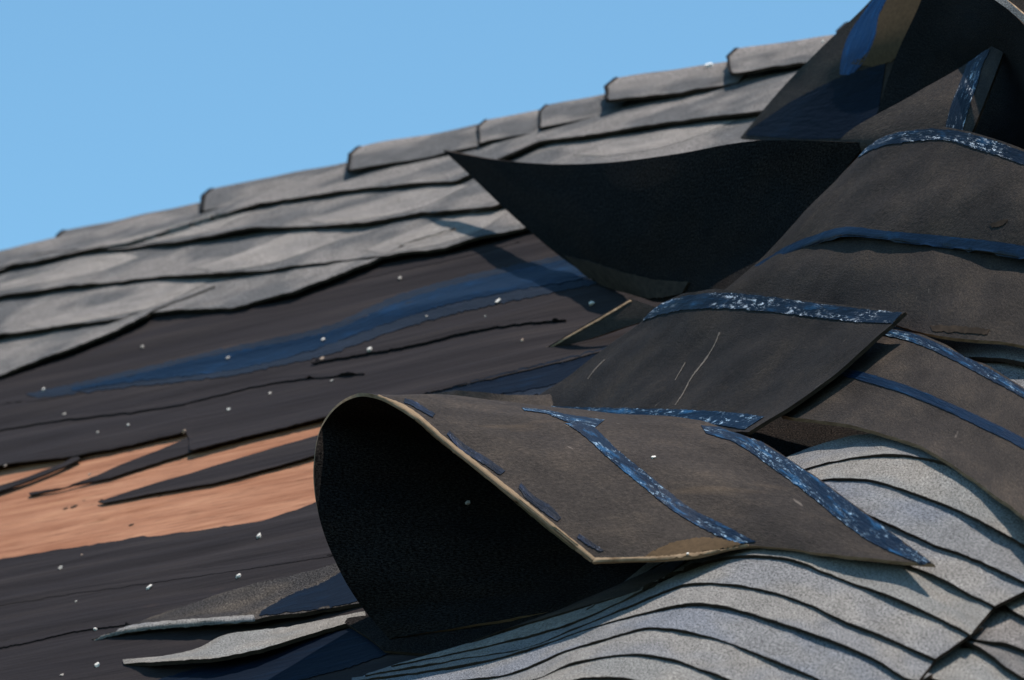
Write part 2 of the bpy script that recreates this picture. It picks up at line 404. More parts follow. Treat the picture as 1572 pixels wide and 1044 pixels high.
ups = [[(-500, 455), (-200, 400), (0, 365), (300, 300), (700, 203), (1000, 140), (1230, 90), (1700, -30)]] + [[(x, y-26) for x, y in l] for l in lines[:4]]
for k in (4, 3, 2, 1, 0):
    lo = lines[k]; x0, x1 = lo[0][0], lo[-1][0]
    lo2 = [(x, y, .030-.002*k + .006*nz(x*.013, k*5.1)) for x, y in lo]
    up2 = [(x, y, .014-.002*k) for x, y in ups[k]]
    def clip(pl):
        out = [q for q in pl if q[0] <= x1]
        if out[-1][0] < x1:
            nx = [q for q in pl if q[0] > x1][0]; a = Vector(out[-1]); b_ = Vector(nx); out.append(tuple(a.lerp(b_, (x1-a.x)/(b_.x-a.x))))
        return out
    up2 = clip(up2)
    # resample the upper edge at the lower edge's x so columns stay upright
    def at_x(pl, x):
        for a, b_ in zip(pl, pl[1:]):
            if a[0] <= x <= b_[0]: return Vector(a).lerp(Vector(b_), (x-a[0])/(b_[0]-a[0]))
        return Vector(pl[-1])
    xs = [x0+(x1-x0)*i/240 for i in range(241)]
    A = [at_x(up2, min(x+14, x1)) for x in xs]; B_ = [at_x(lo2, x) for x in xs]
    raw = []
    for j in range(11):
        t = j/10
        raw.append([P(a.x+(b_.x-a.x)*t, a.y+(b_.y-a.y)*t + (1.4*nz(x*.07, k*3.3)+1.0*nz(x*.25, k))*t, a.z+(b_.z-a.z)*t) for a, b_, x in zip(A, B_, xs)])
    sheet('shingle_course', None, raw=raw, th=.0055, mats=GM, parent=roof, flat_uv=True, seed=30+k, warp=.004, wf=6)
# laminated tabs: thin uneven second layers that make the courses read as ragged dimensional shingles
tabs = [([(0, 436), (60, 420), (150, 392), (170, 385)], [(0, 447), (60, 436), (150, 418), (215, 395)]),
        ([(300, 412), (380, 385), (450, 357), (470, 352)], [(330, 418), (400, 408), (450, 395), (520, 370)]),
        ([(40, 498), (120, 478), (210, 452), (260, 430)], [(60, 505), (140, 492), (240, 470), (330, 428)]),
        ([(560, 384), (640, 352), (700, 330), (735, 322)], [(590, 390), (680, 374), (740, 352), (780, 325)]),
        ([(150, 377), (220, 360), (300, 337), (330, 328)], [(180, 378), (260, 368), (330, 352), (390, 325)]),
        ([(880, 238), (960, 214), (1040, 196), (1080, 188)], [(930, 240), (1010, 228), (1080, 206), (1130, 184)]),
        ([(470, 338), (540, 318), (620, 296), (660, 284)], [(500, 343), (580, 334), (650, 318), (720, 285)])]
crs = [o for o in roof.children if o.name.startswith('shingle_course')]
for k, (a, b_) in enumerate(tabs):
    strip_on('shingle_tab', crs, a, b_, 'granules_tab', roof, 40, 6, .0007, .5, 60+k, th=.0005)

# ridge caps, bent over the ridge
def ridge_u(x):
    y = 251 - .246*(x-600)
    for _ in range(30):
        u = rc(P(x, y))
        y += (u.y-VR)*380
    return rc(P(x, y)).x
caps = [-420, -170, 95, 322, 549, 745, 838, 945, 1130, 1300, 1500]
for k in range(len(caps)-1):
    u0, u1 = ridge_u(caps[k]), ridge_u(caps[k+1]) + .06
    w0, w1 = ((.012, .004), (.016, .006), (.022, .010), (.030, .016))[k] if k < 4 else (.038, .022)
    wd = .088 + .012*nz(k, 3.3)
    if k in (5, 6): w0, w1 = .030, .022
    if k == 7: w0, wd = .044, .082
    if k == 8: w0, wd = .042, .09
    raw = []
    nU = 26
    prof = [(-1, 0), (-.8, 0), (-.6, 0), (-.4, 0), (-.2, 0), (-.08, 0), (0, .5), (.08, 1), (.2, 1), (.5, 1), (1, 1)]
    for (pp, side) in prof:
        row = []
        for i in range(nU+1):
            t = i/nU; u = u0+(u1-u0)*t + (.006*nz(pp*2, k) if i == 0 else 0) + .62*wd*max(0, -pp if side < .5 else 0)*(1-t); w = w0+(w1-w0)*min(1, t*1.0) + .003*nz(u*9, pp*2, k)
            if side < .5: p = wp(u, VR+pp*wd + (.006*nz(u*11, k)+.004*nz(u*37, k) if pp == -1 else 0), w + (.005*nz(u*5, k*3) if pp <= -.8 else 0))
            elif side == .5: p = wp(u, VR, 0)+Vector((0, 0, w*1.22))
            else: p = wp(u, VR, 0)+Sb*pp*wd+(Hh*math.sin(SLOPE)+Vector((0, 0, math.cos(SLOPE))))*w
            row.append(p)
        raw.append(row)
    sheet('ridge_cap', None, raw=raw, th=.006, mats=GM, parent=roof, seed=40+k, ref=(2, 5))
    butt_strip = [[row[0].lerp(row[1], q)+N*.0015 for q in (-.15, .1, .35, .55)] for row in raw[:8]]
    sheet('painted_butt_shadow', None, raw=butt_strip, th=.003, mats=('painted_shadow_black',)*3, parent=roof, seed=55+k, ref=(2, 1))  # dark shadow line at the cap butt, painted as a thin strip

# ================================================================== LOOSE THINGS ON THE ROOF
def flap(name, label, cat, rows, nu, nv, mats, th=.004, base=None, group=None, **kw):
    """an Empty at the spot where the sheet meets the roof, with the shingle body and what is stuck on it below"""
    b0 = base if base else rows[-1][0]
    e = empty(name, P(b0[0], b0[1], 0)); tag(e, label, cat, group)
    b = sheet('shingle_body', rows, nu, nv, th, mats, e, **kw)
    return e, b
UN = ('asphalt_underside', 'granules_painted_shade', 'tan_fibre_edge')
UD = ('asphalt_underside_black', 'granules_painted_shade', 'asphalt_edge')
GRP = 'wind torn shingle flaps'

# --- buckled sheet of shingle courses, lower right
LW = [
 [(1020, 790), (1130, 742), (1230, 700), (1320, 676), (1400, 676), (1470, 694), (1572, 755), (1720, 850)],
 [(1040, 800), (1140, 755), (1230, 721), (1330, 699), (1403, 700), (1477, 719), (1572, 781), (1720, 870)],
 [(1010, 850), (1110, 790), (1190, 752), (1252, 737), (1293, 734), (1348, 739), (1422, 763), (1495, 794), (1572, 835), (1700, 900)],
 [(950, 900), (1050, 845), (1130, 800), (1200, 775), (1260, 770), (1326, 787), (1385, 813), (1440, 837), (1495, 857), (1572, 892), (1590, 900)],
 [(900, 935), (1000, 880), (1090, 840), (1180, 815), (1250, 815), (1330, 840), (1403, 870), (1440, 885), (1484, 908), (1527, 930)],
 [(600, 1022), (720, 997), (856, 963), (939, 929), (1034, 882), (1098, 858), (1162, 852), (1219, 859), (1293, 888), (1366, 914), (1440, 947), (1490, 974)],
 [(560, 1036), (700, 1012), (812, 993), (875, 967), (939, 941), (1028, 904), (1066, 895), (1130, 897), (1219, 918), (1293, 951), (1366, 980), (1436, 1011)],
 [(540, 1046), (690, 1024), (800, 1000), (907, 963), (971, 945), (1034, 929), (1082, 926), (1146, 939), (1225, 964), (1280, 983), (1350, 1015), (1390, 1040), (1410, 1046)],
 [(540, 1062), (680, 1046), (780, 1034), (875, 996), (971, 968), (1009, 963), (1066, 971), (1130, 990), (1225, 1028), (1263, 1044), (1350, 1080)],
 [(540, 1080), (690, 1066), (812, 1044), (875, 1018), (939, 1006), (987, 1004), (1034, 1012), (1098, 1034), (1123, 1044), (1290, 1110)],
 [(520, 1100), (700, 1086), (800, 1066), (875, 1044), (923, 1039), (971, 1042), (1040, 1066), (1240, 1150)],
 [(480, 1140), (700, 1120), (860, 1084), (920, 1086), (1000, 1108), (1190, 1190)]]
def wprof(x, y):
    # distance from the crest line, which runs up the slope
    cx = 1385 - (y-690)*1.30
    t = (x-cx)
    return .012 + .014*math.exp(-((x-1500)/230.)**2-((y-745)/95.)**2) + (.105*math.exp(-(t/260.)**2) if t < 0 else .105*math.exp(-(t/600.)**2))
buck = empty('buckled_shingle_sheet', P(1150, 900, 0))
tag(buck, 'pale grey sheet of overlapping shingle courses heaved into a smooth hump at the lower right', 'shingle sheet')
gm = ['granules_warm', 'granules_light', 'granules_warm', 'granules_blue', 'granules_light', 'granules_warm', 'granules_light', 'granules_light', 'granules_blue', 'granules_light', 'granules_warm', 'granules_light']
BK = []
for k in range(1, len(LW)):
    hi = [Vector((x, y, 0)) for x, y in LW[k-1]]; lo = [Vector((x, y, 0)) for x, y in LW[k]]
    NU = 150
    H_ = spl(hi, NU+1); L_ = spl(lo, NU+1)
    raw = []
    for j in range(10):
        t = -.35 + 1.35*j/9; row = []
        for i in range(NU+1):
            q = H_[i].lerp(L_[i], t)
            y_e = .9*nz(i*.35, k*4.4) + .5*nz(i*1.1, k) if j == 9 else 0
            w = wprof(q.x, q.y) + .0055*t + .002*nz(q.x*.012, k*2.2)
            row.append(P(q.x, q.y+y_e, w))
        raw.append(row)
    BK.append(sheet('shingle_course', None, raw=raw, th=.0045, mats=(gm[k], 'asphalt_underside', 'asphalt_edge'), parent=buck, seed=70+k, warp=.0012, wf=14))

sheet('painted_dark_opening', [[(1060, 600, .028), (1200, 590, .03), (1350, 580, .032), (1500, 560, .03)], [(1060, 750, .024), (1200, 735, .03), (1350, 722, .034), (1520, 710, .03)]], 40, 12, .003, ('granules_painted_shade', 'asphalt_underside', 'asphalt_edge'), buck, seed=69)  # added black sheet: paints the deep shade in the opening behind the hump
# --- the neighbouring sheet past the joint, bottom right corner
nb = empty('neighbouring_shingle_sheet', P(1560, 1010, 0))
tag(nb, 'dull speckled grey shingles past the slanting joint in the bottom right corner', 'shingle sheet')
NL = [
 [(1590, 850), (1700, 930), (1800, 1000)],
 [(1527, 915), (1550, 921), (1575, 941), (1700, 1010), (1800, 1080)],
 [(1478, 968), (1500, 979), (1532, 985), (1572, 993), (1700, 1050), (1800, 1110)],
 [(1466, 980), (1506, 988), (1536, 1006), (1572, 1034), (1700, 1100), (1800, 1170)],
 [(1400, 1036), (1440, 1040), (1500, 1064), (1572, 1105), (1700, 1180), (1800, 1240)],
 [(1340, 1090), (1440, 1120), (1560, 1180), (1700, 1260), (1800, 1320)]]
for k in range(1, len(NL)):
    H_ = spl([(x, y, 0) for x, y in NL[k-1]], 61); L_ = spl([(x, y, 0) for x, y in NL[k]], 61); raw = []
    for j in range(10):
        t = -.3+1.3*j/9
        raw.append([P(H_[i].lerp(L_[i], t).x-16*(1-i/60.), H_[i].lerp(L_[i], t).y, .004+.008*t+.8*wprof(H_[i].lerp(L_[i], t).x, H_[i].lerp(L_[i], t).y)-.003) for i in range(61)])
    sheet('shingle_course', None, raw=raw, th=.005, mats=(('granules_old', 'granules_warm', 'granules_old')[k % 3], 'asphalt_underside', 'asphalt_edge'), parent=nb, seed=90+k, warp=.002)

# --- small bright piece of shingles under the upper mat at the right edge
sp = empty('shingle_remnant', P(1540, 570, 0))
tag(sp, 'pale grey shingle piece peeking out at the right edge under the lifted dark strip', 'shingle piece')
for k, (a, b_) in enumerate([([(1390, 520, .08), (1480, 520, .11), (1572, 525, .11), (1760, 560, .08)], [(1380, 570, .07), (1470, 550, .11), (1520, 549, .12), (1572, 556, .12), (1760, 600, .09)]),
                             ([(1380, 550, .06), (1470, 545, .10), (1572, 550, .11), (1760, 590, .08)], [(1360, 640, .05), (1470, 640, .09), (1572, 650, .10), (1760, 690, .06)])][::-1]):
    sheet('shingle_course', [a, b_], 60, 10, .006, ('granules_light', 'asphalt_underside', 'asphalt_edge'), sp, seed=100+k)

# --- the big curl
eC, cu = flap('curled_shingle_flap', 'large shingle strip curled open like a breaking wave, black inside, one diagonal blue stripe', 'shingle flap', [
    [(910, 862, 0.168), (1040, 856, .145), (1150, 838, .130), (1290, 852, .132), (1434, 866, .122)],
    [(842, 806, 0.202), (980, 790, 0.176), (1100, 775, 0.151), (1220, 785, .141), (1345, 800, .136)],
    [(762, 741, 0.239), (890, 730, 0.210), (1010, 715, 0.185), (1130, 715, 0.150), (1250, 730, 0.140)],
    [(686, 681, 0.273), (800, 675, 0.244), (920, 668, 0.205), (1040, 668, 0.170), (1160, 675, 0.142)],
    [(628, 633, 0.296), (720, 636, 0.270), (820, 637, 0.235), (920, 641, 0.195), (1060, 645, 0.150)],
    [(578, 607, 0.309), (650, 606, 0.286), (710, 610, 0.260), (790, 620, 0.225), (870, 633, 0.185)],
    [(530, 613, 0.302), (600, 625, 0.269), (680, 640, 0.227), (760, 655, 0.185), (850, 660, 0.151)],
    [(495, 650, 0.273), (580, 660, 0.227), (680, 680, 0.176), (780, 690, 0.134), (890, 690, 0.101)],
    [(482, 705, 0.244), (580, 715, 0.193), (690, 725, 0.143), (810, 730, 0.101), (930, 725, 0.067)],
    [(484, 765, 0.202), (590, 770, 0.155), (710, 775, 0.109), (840, 775, 0.071), (970, 765, 0.042)],
    [(500, 825, 0.155), (610, 830, 0.118), (740, 830, 0.080), (870, 820, 0.050), (1010, 805, 0.029)],
    [(528, 885, 0.105), (640, 885, 0.080), (770, 875, 0.055), (900, 860, 0.034), (1040, 845, 0.021)],
    [(566, 942, 0.050), (680, 930, 0.040), (800, 915, 0.030), (930, 895, 0.021), (1060, 875, 0.017)],
    [(600, 980, 0.018), (720, 965, 0.017), (840, 945, 0.015), (960, 920, 0.013), (1080, 895, 0.012)]],
    90, 130, UN, .005, base=(650, 970), group=GRP, ref=(30, 45), warp=.0035, wf=7, ragged=.0015, sides='tb', seed=110)
strip_on('blue_stripe', cu, [(884, 650), (910, 652), (950, 690), (1000, 730), (1060, 778), (1110, 803), (1165, 832)], [(866, 651), (895, 672), (935, 708), (980, 745), (1030, 785), (1080, 815), (1128, 836)], 'blue_tape', eC, 90, 8, .0011, 1.2, 111)
strip_on('blue_edge_tape', cu, [(1075, 652), (1140, 660), (1190, 690), (1250, 728), (1300, 764), (1360, 808), (1434, 862)], [(1085, 668), (1130, 684), (1180, 718), (1230, 755), (1285, 800), (1340, 838), (1412, 868)], 'blue_tape', eC, 90, 8, .0011, 1.2, 112)
strip_on('blue_edge_tape', cu, [(800, 626), (840, 630), (872, 636), (930, 644)], [(806, 632), (840, 637), (868, 649), (910, 660)], 'blue_tape', eC, 40, 5, .0011, .8, 113)
for k, (a, b_) in enumerate([([(622, 612), (640, 619), (668, 636)], [(620, 618), (636, 626), (664, 642)]),
                ([(690, 662), (715, 684), (745, 702), (776, 724)], [(686, 668), (708, 692), (740, 712), (768, 730)]),
                ([(800, 742), (820, 762), (846, 778), (862, 796)], [(796, 750), (812, 770), (838, 789), (856, 801)]),
                ([(890, 820), (910, 834), (928, 846)], [(886, 826), (904, 839), (922, 848)])]):
    strip_on('black_sealant_dash', cu, a, b_, 'worn_black_sealant', eC, 26, 4, .0012, 1.4, 115+k)
strip_on('brown_stain', cu, [(1000, 848), (1040, 832), (1090, 826), (1135, 834)], [(990, 856), (1040, 853), (1090, 846), (1140, 838)], 'stained_paper', eC, 40, 5, .0012, 2.5, 121)
# frayed lip of fibre along the front edge
strip_on('frayed_edge', cu, [(582, 607), (632, 629), (692, 679), (768, 738), (848, 803), (914, 857)], [(576, 609), (624, 634), (683, 684), (758, 745), (838, 811), (906, 864)], 'tan_fibre_edge', eC, 100, 4, .0012, 1.0, 122, th=.0035)
strip_on('frayed_edge', cu, [(914, 857), (980, 856), (1040, 852), (1100, 845), (1148, 836)], [(910, 862), (980, 861), (1040, 856), (1100, 848), (1150, 839)], 'tan_fibre_edge', eC, 60, 4, .0012, .8, 123, th=.002)

# --- shaded shingle lying under the curl
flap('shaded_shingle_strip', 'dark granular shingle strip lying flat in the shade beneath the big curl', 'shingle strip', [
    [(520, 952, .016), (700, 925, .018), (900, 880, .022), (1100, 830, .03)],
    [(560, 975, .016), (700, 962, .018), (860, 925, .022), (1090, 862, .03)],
    [(590, 1000, .014), (700, 1000, .016), (840, 962, .02), (1080, 880, .028)]], 60, 16, ('granules_painted_shade', 'asphalt_underside', 'asphalt_edge'), .004, group=GRP, warp=.003, seed=130)

# --- middle overturned strip
eE, ee = flap('overturned_shingle_strip', 'overturned dark strip with flaky white and navy band on top, just above the big curl', 'shingle flap', [
    [(985, 492, 0.104), (1012, 468, 0.124), (1050, 452, 0.144), (1110, 446, 0.156), (1180, 452, 0.168), (1280, 466, 0.176), (1390, 478, 0.184)],
    [(930, 532, 0.080), (990, 508, 0.104), (1060, 500, 0.128), (1150, 508, 0.144), (1250, 520, 0.156), (1310, 530, 0.164), (1345, 520, 0.172)],
    [(868, 580, 0.052), (940, 565, 0.080), (1040, 562, 0.104), (1120, 572, 0.120), (1190, 584, 0.132), (1240, 592, 0.140), (1262, 590, 0.148)],
    [(800, 624, 0.024), (880, 634, 0.048), (960, 640, 0.072), (1030, 644, 0.088), (1090, 654, 0.104), (1130, 662, 0.116), (1150, 664, 0.124)]],
    90, 50, UD, .005, group=GRP, warp=.0045, wf=6, ragged=.002, sides='tblr', seed=140)
strip_on('flaky_band', ee, [(990, 483), (1012, 467), (1050, 453), (1110, 447), (1180, 453), (1280, 467), (1388, 479)], [(980, 496), (1030, 482), (1090, 477), (1160, 480), (1240, 489), (1310, 497), (1368, 499)], 'flaky_tape', eE, 110, 9, .0012, 1.6, 141)
strip_on('blue_lower_band', ee, [(800, 621), (870, 624), (960, 626), (1050, 628), (1130, 632), (1178, 638)], [(806, 630), (870, 637), (960, 641), (1040, 645), (1100, 656), (1140, 662)], 'blue_tape', eE, 90, 6, .0012, 1.2, 142)

for k, (a, b_) in enumerate([([(1104, 510), (1096, 530), (1082, 552), (1062, 578), (1048, 604), (1036, 622)], [(1107, 511), (1098, 532), (1085, 555), (1064, 581), (1050, 606), (1038, 623)]),
        ([(1052, 556), (1044, 570), (1036, 584)], [(1054, 557), (1046, 571), (1037, 585)]), ([(928, 552), (914, 566), (902, 582)], [(930, 553), (916, 568), (903, 583)])]):
    strip_on('scratch', ee, a, [((p[0]+q[0])/2, (p[1]+q[1])/2) for p, q in zip(a, b_)], 'pale_scratch', eE, 60, 2, .0006, 1.0, 144+k, th=.0004)
# --- right lower overturned strip with two blue lines
eG, gg = flap('overturned_shingle_strip', 'brown overturned strip arching over the grey hump, two blue lines and a tan lower rim', 'shingle flap', [
    [(1345, 500, 0.150), (1400, 510, 0.150), (1450, 530, 0.148), (1520, 565, 0.140), (1572, 596, 0.134), (1720, 690, 0.108)],
    [(1290, 550, 0.142), (1370, 565, 0.146), (1450, 592, 0.144), (1520, 627, 0.137), (1572, 655, 0.130), (1720, 750, 0.104)],
    [(1240, 602, 0.130), (1340, 610, 0.138), (1440, 642, 0.138), (1510, 680, 0.132), (1572, 715, 0.124), (1720, 820, 0.098)],
    [(1198, 638, .120), (1300, 650, .133), (1400, 680, .140), (1480, 726, .136), (1572, 793, .122), (1720, 905, .094)]],
    90, 46, UN, .006, group=GRP, base=(1400, 700), warp=.0045, wf=6, ragged=.002, sides='tb', seed=150)
strip_on('blue_line', gg, [(1346, 502), (1400, 511), (1450, 531), (1520, 566), (1572, 597), (1700, 680)], [(1344, 514), (1395, 526), (1445, 546), (1515, 583), (1572, 614), (1700, 698)], 'blue_tape', eG, 100, 6, .0012, 1.2, 151)
strip_on('blue_line', gg, [(1268, 563), (1320, 571), (1390, 592), (1450, 616), (1520, 648), (1575, 676), (1700, 750)], [(1270, 574), (1320, 584), (1385, 604), (1445, 628), (1515, 661), (1570, 689), (1700, 765)], 'plain_blue_tape', eG, 100, 5, .0012, .9, 152)
strip_on('worn_patch', gg, [(1440, 668), (1480, 664), (1530, 680), (1572, 700)], [(1450, 676), (1490, 682), (1530, 696), (1572, 712)], 'tan_chip', eG, 40, 4, .0012, 3, 153, th=.0004) if False else None

# --- upper right mat: two strips
eF2, f2 = flap('overturned_shingle_strip', 'broad dark overturned strip between the flaky navy band and the blue band above it', 'shingle flap', [
    [(1170, 395, 0.150), (1250, 350, 0.175), (1330, 335, 0.189), (1420, 340, 0.196), (1572, 365, 0.189), (1760, 420, 0.154)],
    [(1120, 440, 0.126), (1200, 410, 0.150), (1310, 402, 0.168), (1420, 412, 0.175), (1572, 440, 0.168), (1760, 490, 0.133)],
    [(1060, 480, 0.098), (1180, 470, 0.119), (1300, 480, 0.133), (1400, 505, 0.143), (1440, 516, 0.147), (1572, 530, 0.140), (1760, 575, 0.105)]],
    90, 40, ('asphalt_underside_mid', 'granules_painted_shade', 'tan_fibre_edge'), .006, base=(1300, 520), group=GRP, warp=.0045, wf=6, ragged=.002, sides='b', seed=160)
strip_on('dark_scuff', f2, [(1428, 500), (1470, 501), (1520, 506)], [(1432, 509), (1470, 511), (1516, 514)], 'asphalt_edge', eF2, 30, 3, .001, 2, 161)
eF1, f1 = flap('overturned_shingle_strip', 'broad dark overturned strip, white flaked band on its crest, blue band along its lower edge', 'shingle flap', [
    [(1328, 228, 0.231), (1352, 210, 0.245), (1390, 199, 0.259), (1450, 195, 0.266), (1510, 208, 0.266), (1572, 230, 0.259), (1760, 310, 0.210)],
    [(1270, 290, 0.203), (1320, 262, 0.224), (1390, 250, 0.241), (1460, 252, 0.245), (1572, 280, 0.241), (1760, 350, 0.196)],
    [(1205, 360, 0.168), (1270, 320, 0.196), (1350, 305, 0.213), (1450, 310, 0.224), (1572, 332, 0.220), (1760, 395, 0.175)],
    [(1134, 434, .128), (1180, 405, .147), (1240, 376, .168), (1300, 362, .187), (1400, 372, .192), (1572, 398, .186), (1760, 450, .155)]],
    90, 46, ('asphalt_underside_mid', 'granules_painted_shade', 'asphalt_edge'), .005, base=(1300, 420), group=GRP, warp=.005, wf=6, ragged=.002, sides='bl', seed=170)
strip_on('flaked_crest_band', f1, [(1330, 228), (1354, 211), (1390, 200), (1450, 197), (1510, 209), (1572, 231), (1700, 280)], [(1316, 244), (1350, 228), (1390, 221), (1450, 218), (1500, 232), (1572, 256), (1700, 305)], 'flaky_tape', eF1, 100, 8, .0012, 1.8, 171)
strip_on('blue_band', f1, [(1160, 408), (1210, 378), (1250, 362), (1300, 349), (1360, 355), (1440, 362), (1572, 378), (1720, 415)], [(1136, 434), (1180, 412), (1240, 385), (1300, 375), (1360, 378), (1440, 388), (1572, 404), (1720, 440)], 'plain_blue_tape', eF1, 110, 8, .0012, 1.0, 172)
strip_on('torn_nick', f1, [(1520, 345), (1535, 339), (1548, 337)], [(1524, 350), (1538, 347), (1546, 341)], 'asphalt_edge', eF1, 14, 3, .001, 1.5, 173)

# --- big black folded flap in the middle
eJ, jj = flap('folded_shingle_flap', 'black triangular shingle flap folded back with a sharp tip pointing left across the grey courses', 'shingle flap', [
    [(680, 231, .105), (760, 245, .125), (850, 252, .15), (940, 249, .175), (1040, 236, .20), (1165, 216, .225), (1330, 219, .22)],
    [(715, 263, .085), (790, 285, .10), (870, 300, .12), (960, 305, .14), (1060, 295, .16), (1165, 280, .175), (1290, 270, .18)],
    [(780, 325, .060), (840, 345, .07), (900, 360, .085), (980, 365, .10), (1070, 355, .115), (1150, 345, .13), (1240, 335, .14)],
    [(855, 390, .032), (890, 400, .04), (940, 412, .05), (1000, 417, .06), (1070, 412, .075), (1130, 400, .09), (1200, 392, .105)],
    [(925, 438, .014), (955, 448, .017), (985, 457, .022), (1010, 464, .028), (1050, 458, .042), (1090, 448, .06), (1150, 438, .09)]],
    80, 50, ('granules_painted_shade', 'asphalt_underside', 'asphalt_edge'), .005, base=(960, 450), group=GRP, seed=180)

strip_on('folded_lip', jj, [(870, 392), (910, 402), (960, 418), (1010, 430), (1060, 434)], [(905, 426), (935, 440), (970, 450), (1010, 458), (1050, 452)], 'asphalt_edge', eJ, 50, 5, .004, 1.5, 181, th=.003)
# --- thin lifted sliver with tan edge
eS, ss = flap('lifted_shingle_corner', 'small lifted shingle corner with a straight pale tan rim, left of the flaky navy band', 'shingle piece', [
    [(833, 537, .010), (870, 515, .028), (920, 486, .048), (968, 458, .065)],
    [(850, 536, .008), (900, 522, .022), (960, 502, .035), (1030, 480, .05)]], 40, 12, ('asphalt_underside', 'granules_painted_shade', 'tan_fibre_edge'), .004, group=GRP, seed=190)
strip_on('tan_rim', ss, [(833, 534), (870, 511), (920, 482), (966, 456)], [(840, 538), (876, 517), (926, 489), (974, 460)], 'tan_fibre_edge', eS, 40, 3, .001, .8, 191, th=.004)
flap('crumpled_felt_scrap', 'grey crumpled felt scrap tucked behind the top of the big curl', 'felt scrap', [
    [(650, 606, .05), (700, 600, .07), (760, 604, .07), (820, 606, .05), (860, 600, .04)],
    [(640, 640, .04), (700, 640, .05), (760, 645, .05), (820, 645, .04), (880, 640, .03)]], 40, 14, ('asphalt_underside', 'asphalt_underside', 'asphalt_edge'), .003, group=None, warp=.004, wf=18, seed=195)

# --- upper right: standing sheet against the sky
eK, kk = flap('standing_shingle_flap', 'tall torn sheet rising against the sky with bright blue stripe and brown worn patch', 'shingle flap', [
    [(1420, -110, 0.294), (1480, -110, 0.294), (1560, -110, 0.280), (1660, -110, 0.252)],
    [(1342, -6, 0.231), (1400, -10, 0.234), (1480, -10, 0.224), (1600, -10, 0.196)],
    [(1262, 72, 0.171), (1330, 70, 0.182), (1420, 70, 0.175), (1570, 70, 0.154)],
    [(1198, 138, 0.112), (1270, 140, 0.126), (1370, 140, 0.126), (1520, 140, 0.119)],
    [(1136, 212, 0.049), (1220, 218, 0.070), (1330, 222, 0.077), (1480, 222, 0.077)]],
    70, 60, ('asphalt_underside', 'granules_painted_shade', 'asphalt_edge'), .006, base=(1240, 220), group=GRP, seed=200)
strip_on('blue_stripe', kk, [(1346, -8), (1322, 25), (1302, 58), (1292, 92), (1290, 115)], [(1366, -8), (1350, 25), (1344, 58), (1328, 92), (1310, 115)], 'bright_blue_film', eK, 50, 6, .0012, 1.5, 201)
strip_on('brown_worn_patch', kk, [(1366, -8), (1350, 25), (1344, 55), (1332, 82), (1306, 98)], [(1428, -8), (1414, 25), (1398, 58), (1380, 85), (1352, 104)], 'stained_paper', eK, 50, 8, .0012, 3, 202)
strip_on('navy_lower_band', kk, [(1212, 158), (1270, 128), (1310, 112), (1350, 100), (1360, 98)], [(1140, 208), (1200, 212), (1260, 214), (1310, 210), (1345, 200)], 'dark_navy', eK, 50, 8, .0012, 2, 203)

# --- dark sheet rolled over behind, with the pale rim in the corner
eL, ll = flap('rolled_shingle_sheet', 'black rolled over shingle sheet filling the top right corner, pale grey rim curving down', 'shingle flap', [
    [(1426, -60, .36), (1480, -45, .37), (1530, 0, .37), (1575, 42, .36), (1640, 130, .33)],
    [(1414, 0, .29), (1455, 10, .30), (1500, 50, .30), (1560, 100, .28), (1630, 190, .26)],
    [(1374, 90, .19), (1435, 100, .20), (1490, 120, .20), (1550, 160, .20), (1620, 230, .19)],
    [(1338, 200, .10), (1400, 215, .11), (1470, 215, .12), (1540, 225, .12), (1620, 260, .12)]],
    60, 50, ('granules_painted_shade', 'asphalt_underside', 'asphalt_edge'), .006, base=(1450, 230), group=GRP, seed=210)
sheet('pale_rim', [
    [(1508, -26, .385), (1538, -6, .385), (1562, 14, .38), (1594, 44, .37), (1662, 125, .34)],
    [(1502, -17, .38), (1530, 2, .38), (1554, 20, .375), (1584, 50, .365), (1650, 134, .335)]], 50, 4, .006, ('granules_light', 'granules_light', 'tan_fibre_edge'), eL, seed=211)

# --- small upright triangular flap with white and blue band
eT, tt = flap('upright_shingle_corner', 'pointed dark grey shingle corner standing upright, short white and blue band across its tip', 'shingle flap', [
    [(1548, 52, 0.294), (1549, 53, 0.294), (1550, 55, 0.294)],
    [(1480, 100, 0.280), (1505, 104, 0.281), (1530, 108, 0.281)],
    [(1400, 146, 0.262), (1455, 152, 0.266), (1512, 155, 0.266)],
    [(1290, 214, 0.220), (1390, 214, 0.231), (1488, 214, 0.234)],
    [(1345, 250, .19), (1400, 260, .19), (1475, 260, .19)]], 40, 44, ('asphalt_underside', 'granules_painted_shade', 'asphalt_edge'), .004, base=(1400, 240), group=GRP, seed=220)
strip_on('white_blue_band', tt, [(1500, 80), (1482, 100), (1470, 130), (1458, 160), (1446, 205)], [(1523, 76), (1512, 100), (1504, 130), (1494, 160), (1480, 205)], 'flaky_tape', eT, 50, 8, .0011, 1.4, 221)

